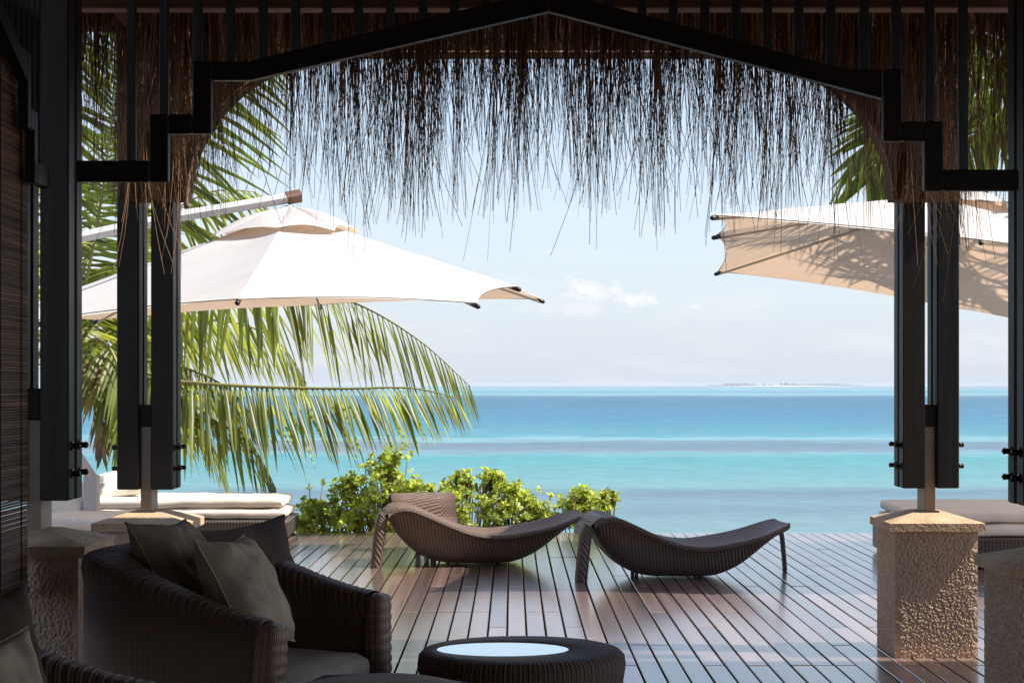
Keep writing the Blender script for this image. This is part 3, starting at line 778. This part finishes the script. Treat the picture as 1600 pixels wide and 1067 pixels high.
# ------------------------------------------------------------------ cushions helper
def pillow(name, label, cat, size, loc, rot, m, group=None, seed=0):
    w, h, th = size; b = MB()
    for sg in (-1, 1):
        def fn(u, v):
            x, y = 2*u-1, 2*v-1
            px = x*(1-.16*(1-y*y)*abs(x)**2); py = y*(1-.16*(1-x*x)*abs(y)**2)
            k = ((1-x**4)*(1-y**4))
            d = th/2*max(0, k)**.55*(.78+.22*(1-(x*x+y*y)/2))
            q = Vector((px*w/2, py*h/2, 0))
            nz = noise.noise(Vector((px*2.2+seed*3.7, py*2.2, sg)))*.016+noise.noise(Vector((px*6+seed, py*4, sg*3)))*.008
            rad = math.atan2(y, x); cr = .006*math.sin(rad*9+seed)*min(1, (x*x+y*y))*max(0, k)**.3
            return Vector((q.x, q.y, sg*(d+(nz+cr)*min(1, k*3))))
        b.grid(33, 33, fn, flip=(sg < 0))
    # piping seam
    pts = []
    for k in range(65):
        a = k/64*4; i = int(a) % 4; f = a-int(a)
        x, y = ((-1+2*f, -1), (1, -1+2*f), (1-2*f, 1), (-1, 1-2*f))[i]
        pts.append((x*(1-.16*(1-y*y)*abs(x)**2)*w/2, y*(1-.16*(1-x*x)*abs(y)**2)*h/2, 0))
    o = b.build(name, m, None, loc=loc, rot=rot); tag(o, label, cat, group)
    p = MB(); p.tube(pts, .005, 5, cap=False); p.build('piping', m, o)
    return o

# ------------------------------------------------------------------ wicker armchairs
def armchair(label, loc, rz):
    t = thing('wicker_armchair', label, 'armchair', loc, rz, 'wicker tub armchairs')
    path = []
    ax, ay, bx = .40, .435, -.01
    for k in range(30): path.append(Vector((ax+(bx-ax)*k/30, -ay, 0)))
    for k in range(81):
        a = -math.pi/2-math.pi*k/80
        path.append(Vector((bx+.41*math.copysign(abs(math.cos(a))**.8, math.cos(a)), ay*math.copysign(abs(math.sin(a))**.8, math.sin(a)), 0)))
    for k in range(1, 31): path.append(Vector((bx+(ax-bx)*k/30, ay, 0)))
    ln = [0]
    for p, q in zip(path, path[1:]): ln.append(ln[-1]+(q-p).length)
    tot = ln[-1]
    def at(s):
        s = max(0, min(tot, s))
        lo, hi = 0, len(ln)-1
        while hi-lo > 1:
            m_ = (lo+hi)//2
            if ln[m_] <= s: lo = m_
            else: hi = m_
        f = (s-ln[lo])/max(1e-9, ln[hi]-ln[lo])
        p = path[lo].lerp(path[hi], f); a, c_ = path[max(lo-2, 0)], path[min(hi+2, len(path)-1)]
        tg = (c_-a).normalized(); return p, Vector((-tg.y, tg.x, 0))*-1, tg
    def rimz(s):
        x = at(s)[0].x; k = max(0, min(1, (.42-x)/.80)); return .665+.205*(k*k*(3-2*k)*.6+k*.4)
    pitch = .030
    NS = 360
    b = MB()
    prof = [('o', .04), ('o', .25), ('o', .5), ('o', .75), ('o', .93)]+[('r', i/8) for i in range(9)]+[('i', .9), ('i', .6), ('i', .3)]
    def fn(u, v):
        s = tot*u; p, n, tg = at(s); zt = rimz(s); th = .055+.045*max(0, min(1, (.15-p.x)/.5)); k, f = prof[int(round(v*(len(prof)-1)))]
        rib = .0055*abs(math.sin(math.pi*s/pitch))**.6
        if k == 'o':
            z = (zt-.05)*f; tap = .13*(1-f)**1.3
            return p+n*(th-tap*(1 if True else 0)-.004)+Vector((0, 0, z))
        if k == 'r':
            a = math.pi*f; sg = lambda q: math.copysign(abs(q)**.62, q)
            return p+n*((th+rib)*sg(math.cos(a)))+Vector((0, 0, zt-.045+(.045+rib)*sg(math.sin(a)) if 0 < f < 1 else zt-.05))
        z = .22+(zt-.05-.22)*f; return p+n*(-th+.004)+Vector((0, 0, z))
    b.grid(NS, len(prof), fn, lambda u, v: (tot*u, v*1.6), flip=True)
    b.build('woven_back', M['wicker'], t)
    for e, s in ((0, 0.0), (1, tot)):
        p, n, tg = at(s); zt = rimz(s); q = MB(); th = .055
        def endf(u, v):
            z = .03+(zt-.03)*v
            rib = .007*abs(math.sin(math.pi*z/.042))**.6
            a = 2*math.pi*u; sg = lambda w: math.copysign(abs(w)**.5, w)
            tp = 1 if z < zt-.03 else max(.15, math.sqrt(max(0, 1-((z-zt+.03)/.03)**2)))
            tap = .13*(1-v)**1.3
            return p+Vector((.02-.02*(1-v), 0, z))+n*((th+rib*.7)*sg(math.cos(a))*tp-tap*.5)+Vector((1, 0, 0))*((.040+rib)*sg(math.sin(a))*tp)
        q.grid(33, 72, endf, lambda u, v: (u*.3, v*.66), flip=True); q.build('arm_front', M['rimwicker'], t)
    b = MB(); b.cbox((-.38, -.37, .05), (.38, .37, .27), .02); b.build('seat_base', M['wicker'], t, smooth=False)
    b = MB(); b.rbox((.80, .74, .17), .06, 5, .006, 3, .02, c=(.04, 0, .355)); b.build('seat_cushion', M['grey_seat'], t)
    for sx in (-.3, .3):
        for sy in (-.3, .3):
            q = MB(); q.lathe([(.018, 0), (.022, .06)], 8, (sx, sy, 0)); q.build('foot', M['blacktip'], t)
    return t
fa = math.atan2(-.35, .94)
armchair('dark wicker tub armchair with taupe pillows, right of the stone pedestal', (-1.085, 6.42, 0), fa)
armchair('wicker armchair in the bottom left corner with only an arm showing', (-1.42, 4.22, 0), R(-5))
def prop(name, label, cat, TL, Wv, Dv, th, m, group=None, seed=0):
    """a cushion from its top left corner, its width edge and its downward edge"""
    TL, Wv, Dv = Vector(TL), Vector(Wv), Vector(Dv)
    x = Wv.normalized(); y = (-Dv); y = (y-x*y.dot(x)).normalized(); z = x.cross(y)
    rot = Matrix((x, y, z)).transposed().to_euler()
    return pillow(name, label, cat, (Wv.length, Dv.length, th), TL+Wv/2+Dv/2, rot, m, group, seed)
prop('back_cushion', 'large dark brown cushion with a pointed corner leaning on the armchair back', 'cushion', P(250, 822, 6.5), (.42, .60, .0), (.13, -.15, -.54), .22, M['dark_taupe'], None, 1)
prop('throw_pillow', 'taupe throw pillow with two peaked corners at the left of the armchair', 'pillow', P(196, 816, 6.22), (.145, .40, -.02), (.20, -.09, -.38), .20, M['taupe'], 'throw pillows on the armchairs', 2)
prop('throw_pillow', 'grey green throw pillow in front of the dark cushion in the armchair', 'pillow', P(305, 842, 6.05), (.115, .41, -.02), (.20, -.10, -.40), .20, M['sage'], 'throw pillows on the armchairs', 5)
prop('throw_pillow', 'dark throw pillow standing upright in the bottom left corner', 'pillow', (-1.53, 4.24, .925), (.25, .30, .05), (.045, -.10, -.42), .17, M['dark_taupe'], 'throw pillows on the armchairs', 7)
prop('throw_pillow', 'paler grey throw pillow lying low at the left picture edge', 'pillow', (-1.48, 4.00, .84), (.24, .29, .04), (.14, -.09, -.38), .18, M['sage'], 'throw pillows on the armchairs', 9)

# ------------------------------------------------------------------ pebble table, ottoman
def drum(rx, ry, z, ix, iy, ox, base=.80, pitch=.019, inner_drop=.022):
    b = MB(); ns = int(2*math.pi*max(rx, ry)/pitch)*4
    def fn(u, v):
        a = 2*math.pi*u; c_, s_ = math.cos(a), math.sin(a); k = v*11
        rib = .0042*abs(math.sin(a*ns/8))**.6
        O = Vector((rx*c_, ry*s_, 0)); I = Vector((ix*c_+ox, iy*s_, 0))
        if k <= 5:
            f = k/5; return Vector((O.x*(base+(1-base)*f**.7), O.y*(base+(1-base)*f**.7), .03+(z-.06-.03)*f))+Vector((c_, s_, 0))*rib*.6
        if k <= 8:
            w = (k-5)/3*math.pi/2; return Vector((O.x, O.y, z-.05))+Vector((c_, s_, 0))*(-.05+.05*math.cos(w)+rib)+Vector((0, 0, .05*math.sin(w)+rib*.5))
        if k <= 10:
            f = (k-8)/2; E = Vector((O.x-.05*c_, O.y-.05*s_, z)); q = E.lerp(Vector((I.x, I.y, z-.004)), f); q.z += rib*.6*(1-f*.5); return q
        return Vector((I.x, I.y, z-.004-inner_drop*(k-10)))
    b.grid(ns+1, 12, fn, lambda u, v: (u*2*math.pi*rx, v*.9)); return b
t = thing('pebble_table', 'low oval wicker table with a pale glass inset, in front of the loungers', 'table', (P(815, 0, 6.62).x, 6.62, 0))
drum(.412, .372, .452, .262, .170, -.075).build('woven_drum', M['wicker'], t)
b = MB(); b.add([(-.075+.262*math.cos(2*math.pi*k/48), .170*math.sin(2*math.pi*k/48), .4490) for k in range(48)]+[(-.075+.262*math.cos(2*math.pi*k/48), .170*math.sin(2*math.pi*k/48), .430) for k in range(48)],
    [tuple(range(48)), tuple(range(48, 96))[::-1]]+[(k, k+48, (k+1)%48+48, (k+1)%48) for k in range(48)])
b.build('glass_top', M['mirror'], t, smooth=False)
for a in range(3):
    q = MB(); q.lathe([(.02, 0), (.025, .04)], 8, (.24*math.cos(a*2.1), .22*math.sin(a*2.1), 0)); q.build('foot', M['blacktip'], t)
t = thing('wicker_ottoman', 'wicker ottoman with a grey round cushion at the bottom edge of the picture', 'ottoman', (-.57, 5.86, 0))
drum(.52, .42, .415, .30, .24, .0, base=.85, inner_drop=.02).build('woven_drum', M['wicker'], t)
b = MB()
def cu(u, v):
    a = 2*math.pi*u; r = min(1, v*1.25); zz = .395+.085*math.sqrt(max(0, 1-(r**4)))+.006*noise.noise(Vector((math.cos(a)*r*2, math.sin(a)*r*2, 0)))
    if v > .8: r = 1; zz = .395-(v-.8)*.05
    return Vector((.12+.40*r*math.cos(a), -.20+.40*r*math.sin(a), zz))
b.grid(49, 24, cu); b.build('seat_pad', M['grey_seat'], t)

# ------------------------------------------------------------------ daybeds
def daybed(label, loc, L, Wd, rz, zs, sd):
    t = thing('daybed', label, 'daybed', loc, rz, 'white cushioned daybeds beside the deck')
    b = MB(); b.cbox((0, 0, .03), (L, Wd, zs[0]), .02); b.build('wicker_base', M['basew'], t, smooth=False)
    for sx in (.06, L-.06):
        for sy in (.06, Wd-.06):
            q = MB(); q.lathe([(.02, 0), (.025, .05)], 8, (sx, sy, 0)); q.build('foot', M['blacktip'], t)
    for i, (a, e) in enumerate(zip(zs, zs[1:])):
        b = MB(); ins = .03+.02*i
        b.rbox((L-ins*2, Wd-ins*2, e-a), (e-a)*.48, 8, .012, sd+i, .01, c=(L/2, Wd/2, (a+e)/2)); b.build('mattress', M['cushion'], t)
    return t
daybed('cream daybed behind the armchair, with two stacked mattresses and a wicker base', (-4.66, 15.80, 0), 2.52, 1.0, R(1), (.21, .315, .415), 2)
daybed('cream daybed right of the sunlit stone pedestal, with puffy stacked mattresses', (3.24, 13.5, 0), 2.6, 1.6, R(-1), (.26, .37, .47), 6)
daybed('cream daybed at the far left, mostly behind the shaded pedestal', (-4.1, 11.9, 0), 1.5, .9, R(1), (.30, .44, .54), 8)
pillow('daybed_pillow', 'cream pillow propped on the left daybed beside the clamped post', 'pillow', (.48, .42, .16), (-3.80, 16.2, .54), (R(30), R(-8), R(15)), M['cushion'], 'pillows on the left daybeds', 11)
pillow('daybed_pillow', 'cream pillow leaning behind the white parasol mast at the left', 'pillow', (.44, .42, .16), (-3.40, 12.7, .62), (R(50), R(10), R(-20)), M['cushion'], 'pillows on the left daybeds', 12)

# ------------------------------------------------------------------ palms
def frond(pts, parent, leaf, m_r, spacing=.05, Lmax=.95, droop=.55, seed=0, width=.038, up=None, a0=.10, name='frond', hang=.4):
    rg = random.Random(seed); pts = [Vector(p) for p in pts]
    # catmull-rom resample
    fine = []
    for i in range(len(pts)-1):
        p0, p1, p2, p3 = pts[max(i-1, 0)], pts[i], pts[i+1], pts[min(i+2, len(pts)-1)]
        for k in range(14):
            t = k/14
            fine.append(.5*((2*p1)+(p2-p0)*t+(2*p0-5*p1+4*p2-p3)*t*t+(-p0+3*p1-3*p2+p3)*t**3))
    fine.append(pts[-1])
    ln = [0]
    for a, c_ in zip(fine, fine[1:]): ln.append(ln[-1]+(c_-a).length)
    tot = ln[-1]; b = MB()
    b.tube(fine, [.022*(1-i/(len(fine)))+.004 for i in range(len(fine))], 5, mat=1)
    s = tot*a0; i = 0
    while s < tot:
        while i < len(ln)-2 and ln[i+1] < s: i += 1
        f = (s-ln[i])/max(1e-6, ln[i+1]-ln[i]); p = fine[i].lerp(fine[i+1], f)
        tg = (fine[i+1]-fine[max(i-1, 0)]).normalized()
        side = tg.cross(Vector((0, 0, 1)) if up is None else up)
        if side.length < .2: side = tg.cross(Vector((.3, 1, 0)))
        side.normalize(); nn = side.cross(tg).normalized()
        u = s/tot
        L0 = Lmax*(.45+.55*math.sin(math.pi*min(1, .12+u*.80)))*(1 if u < .8 else 1-(u-.8)*1.3)
        for sg in (-1, 1):
            L = L0*rg.uniform(.74, 1.08); fw = .45+.9*u**2+rg.uniform(-.30, .30)
            d = (side*sg+tg*fw+nn*(.25-.25*u+rg.uniform(-.15, .15))+Vector((0, 0, -hang*rg.uniform(.8, 1.25)))).normalized()
            q = p.copy(); vs = []; uv = []; n = 5; r = rg.random(); w0 = width*rg.uniform(.8, 1.15)
            dr = droop*rg.uniform(.6, 1.35)
            for k in range(n+1):
                t = k/n; w = w0*(.35+1.0*t if t < .3 else .72*(1-((t-.3)/.7)**1.6)+.02)
                dd = (d+Vector((0, 0, -1))*dr*t*1.7).normalized()
                if k: q = q+dd*(L/n)
                wd = dd.cross(nn); wd = wd.normalized() if wd.length > 1e-3 else side
                fold = dd.cross(wd).normalized()
                vs += [q+wd*w+fold*w*.45, q, q-wd*w+fold*w*.45]
            fs = []
            for k in range(n):
                a = k*3; fs += [(a, a+3, a+4, a+1), (a+1, a+4, a+5, a+2)]
            b.add(vs, fs, rnd=r)
        s += spacing*rg.uniform(.8, 1.2)
    return b.build(name, [leaf, m_r], parent)
def palm(name, label, crown, base):
    t = thing(name, label, 'palm tree', base, 0, 'coconut palms beside the terrace')
    off = Vector(base); c = Vector(crown)-off; b = MB(); pts = []; rad = []
    for k in range(40):
        f = k/39; pts.append(Vector((c.x*f**1.4, c.y*f**1.4, c.z*f))); rad.append(.15-.04*f+(.008 if k % 2 else 0))
    b.tube(pts, rad, 12); b.build('trunk', M['trunk'], t)
    return t, off
lp, off = palm('coconut_palm', 'coconut palm behind the left parasol with arching fronds over the sea', P(112, 560, 18.0), (-5.3, 19.0, -2.2))
PL = lambda l: [P(*q)-off for q in l]
LF = [
 ([(112,558,18),(250,478,18),(400,442,17.6),(540,468,17.3),(650,528,17.2),(735,604,17.2)], .046, 1.25, .35, 1.5),
 ([(112,562,18),(230,590,17.2),(380,603,16.8),(530,607,16.7),(640,606,16.7),(716,622,16.7)], .042, 1.05, .40, 1.7),
 ([(112,565,18),(220,580,17.4),(320,625,17.2),(390,690,17.1),(432,765,17.1)], .042, .95, .35, .9),
 ([(112,555,18),(135,440,17.8),(160,300,17.7),(176,170,17.6),(184,50,17.6)], .045, .95, .25, .2),
 ([(112,555,18),(190,400,18.4),(250,285,18.5),(300,195,18.5),(350,125,18.6),(410,85,18.8)], .055, 1.35, .35, .7),
 ([(112,555,18),(190,420,19),(250,345,19.4),(330,300,19.6),(400,300,19.8)], .055, 1.1, .4, .8),
 ([(112,555,18),(60,430,17.5),(30,300,17.2),(-10,200,17)], .06, .95, .4, .3),
 ([(112,560,18),(150,530,17.3),(180,560,17),(196,640,16.9),(198,720,16.9)], .055, .7, .5, .4),
 ([(112,555,18),(-20,480,18),(-150,480,18),(-260,540,18)], .06, .9, .6, .5),
 ([(112,555,18),(180,450,17.2),(215,390,16.7),(255,370,16.4)], .06, .9, .5, .5),
 ([(112,565,18),(210,600,18.4),(300,650,18.6),(350,730,18.7)], .045, .95, .4, .8),
 ([(112,555,18),(150,330,19),(215,180,19.5),(300,60,20),(400,0,20)], .06, 1.2, .4, .5),
 ([(112,558,18),(220,510,19),(340,500,19.4),(430,530,19.6),(480,600,19.7)], .05, 1.0, .4, 1.2),
 ([(112,562,18),(200,560,17.6),(290,575,17.5),(360,610,17.4),(400,660,17.4)], .045, .95, .4, 1.1),
]
for i, (l, sp, Lm, dr, hg) in enumerate(LF): frond(PL(l), lp, M['frond'], M['rachis'], sp*1.3, Lm, dr, seed=20+i, hang=hg, up=Vector((0, 1, .2)) if i in (4, 3) else None)
for i, l in enumerate(([(112,570,18),(155,575,17.6),(176,610,17.5),(186,690,17.5)], [(112,575,18),(146,600,17.5),(160,650,17.4),(160,710,17.4)], [(112,570,18),(90,620,17.6),(70,700,17.5)])):
    frond(PL(l), lp, M['deadleaf'], M['deadleaf'], .05, .45, .9, seed=60+i, width=.03, name='dead_frond')
rp2, off = palm('coconut_palm', 'coconut palm beyond the right parasol, its fronds drooping over the canopy', (5.1*Q, 12.6*Q, H+3.2*Q), (7.6, 17.6, -1.6))
RF = [
 [(5.1,12.6,4.7),(4.3,12.5,4.78),(3.5,12.4,4.35),(2.9,12.3,3.65),(2.42,12.25,3.02)],
 [(5.1,12.6,4.7),(4.4,12.2,5.1),(3.6,11.8,5.0),(2.9,11.5,4.5),(2.4,11.3,3.9)],
 [(5.1,12.6,4.7),(5.3,11.8,5.1),(5.2,11,4.9),(4.9,10.3,4.3)],
 [(5.1,12.6,4.7),(5.8,12.5,5.2),(6.6,12.3,5.0),(7.2,12.2,4.3)],
 [(5.1,12.6,4.7),(5.5,13.4,5.2),(5.8,14.2,5.1),(5.9,15,4.5)],
 [(5.1,12.6,4.7),(4.7,12.7,4.4),(4.25,12.9,3.8),(4.05,13.0,3.2)],
]
up_ = lambda q: Vector((q[0]*Q, q[1]*Q, H+(q[2]-H)*Q))-off
for i, l in enumerate(RF): frond([up_(q) for q in l], rp2, M['frond'], M['rachis'], .075, 1.05, .5, seed=90+i, hang=.35)
for i, (l, Lm) in enumerate(([[(1905,40,14.93),(1700,25,14.8),(1560,80,14.7),(1460,140,14.6),(1395,205,14.6),(1352,290,14.6)], 1.0],
                             [[(1905,40,14.93),(1720,60,15.2),(1600,120,15.3),(1530,200,15.4),(1490,300,15.4)], .9])):
    frond([P(*q)-off for q in l], rp2, M['frond'], M['rachis'], .04, Lm, .25, seed=110+i, hang=.15, up=Vector((.35, .75, .6)))

# ------------------------------------------------------------------ shrubs beyond the deck edge
def shrub(label, blobs, seed, nros):
    """blobs: (px, py, depth, radius in px) lobes of the crown"""
    rg = random.Random(seed)
    bx = P(blobs[0][0], 0, blobs[0][2]); base = Vector((bx.x, bx.y, -1.25))
    t = thing('leafy_shrub', label, 'shrub', base, 0, 'leafy shrubs beyond the deck edge')
    lf = MB(); tw = MB()
    for n in range(nros):
        px, py, D, r = rg.choice(blobs)
        c = P(px, py, D); R_ = r*D/F
        v = Vector((rg.gauss(0, .62), rg.gauss(0, .62), rg.gauss(0, .55)))
        tip = c+v*R_*(1 if rg.random() < .9 else 1.4)-base
        if n % 3 == 0:
            root = Vector((rg.gauss(0, .08), rg.gauss(0, .08), .05)); mid = root.lerp(tip, .6)+Vector((0, 0, -.05)); tw.tube([root, mid, tip], [.012, .008, .004], 4)
        ax = (v+Vector((rg.gauss(0, .3), rg.gauss(0, .3), .8+rg.gauss(0, .3)))).normalized()
        a = ax.orthogonal().normalized(); b_ = ax.cross(a)
        hue = rg.random()
        for k in range(rg.randint(6, 10)):
            w = k*2.4+rg.uniform(-.3, .3); el = rg.uniform(.1, 1.1)
            d = ((a*math.cos(w)+b_*math.sin(w))*math.cos(el)+ax*math.sin(el)).normalized()
            L = rg.uniform(.038, .068); wd = L*rg.uniform(.30, .42); sd = d.cross(ax); sd = sd.normalized() if sd.length > 1e-3 else a
            up = sd.cross(d)
            p0 = tip-ax*rg.uniform(0, .05); p1 = p0+d*L*.45+up*.006; p2 = p0+d*L*.8+up*.002; p3 = p0+d*L-up*.012
            vs = [p0, p1+sd*wd*.7, p1-up*.010, p1-sd*wd*.7, p2+sd*wd, p2-up*.008, p2-sd*wd, p3]
            lf.add(vs, [(0,2,1),(0,3,2),(1,2,5,4),(2,3,6,5),(4,5,7),(5,6,7)], rnd=max(0, min(1, hue*.7+.3*rg.random())))
    lf.build('foliage', M['leaf'], t); tw.build('twigs', M['twig'], t)
    return t
shrub('low rounded shrub at the left end of the row, beside the cream daybed', [(488,804,17.5,22),(515,795,17.6,24),(472,822,17.4,20),(545,803,17.4,30),(505,828,17.3,36),(480,838,17.3,30),(535,825,17.3,36),(486,790,17.6,9)], 1, 300)
shrub('tallest shrub with a loose upright top, below the drooping palm frond', [(598,735,17.8,20),(610,715,17.8,16),(570,765,17.7,26),(545,760,17.7,16),(625,760,17.7,26),(590,795,17.6,44),(640,785,17.6,34),(660,765,17.6,20),(580,825,17.5,44),(635,825,17.5,44)], 2, 430)
shrub('bright shrub with two pointed tops between the tall shrub and the sunlit lounger', [(718,762,17.8,18),(722,748,17.8,11),(766,758,17.9,16),(768,745,17.9,10),(700,795,17.6,30),(745,792,17.6,38),(720,825,17.5,44),(765,820,17.5,40),(685,820,17.5,36)], 3, 400)
shrub('round topped shrub behind the foot of the sunlit lounger', [(805,780,17.6,22),(785,800,17.5,28),(832,792,17.5,20),(850,812,17.4,20),(815,825,17.4,42),(845,830,17.4,30),(798,768,17.6,12)], 4, 320)
shrub('small yellow green shrub standing apart between the two front loungers', [(925,785,17.5,20),(902,792,17.5,20),(945,790,17.5,16),(920,815,17.4,38),(950,775,17.5,9),(905,775,17.5,10)], 5, 270)

# ------------------------------------------------------------------ humid sea air
hm = bpy.data.materials.new('sea_air'); hm.use_nodes = True
nt = hm.node_tree
nt.nodes.remove(nt.nodes['Principled BSDF'])
pv = nt.nodes.new('ShaderNodeVolumePrincipled'); pv.inputs['Color'].default_value = (.86, .91, .97, 1); pv.inputs['Density'].default_value = 6.0e-5
nt.links.new(pv.outputs[0], nt.nodes['Material Output'].inputs['Volume'])
b = MB(); b.box((-72000, -300, SEA-1.5), (72000, 92000, 8.2)); tag(b.build('haze', hm, smooth=False), kind='stuff')
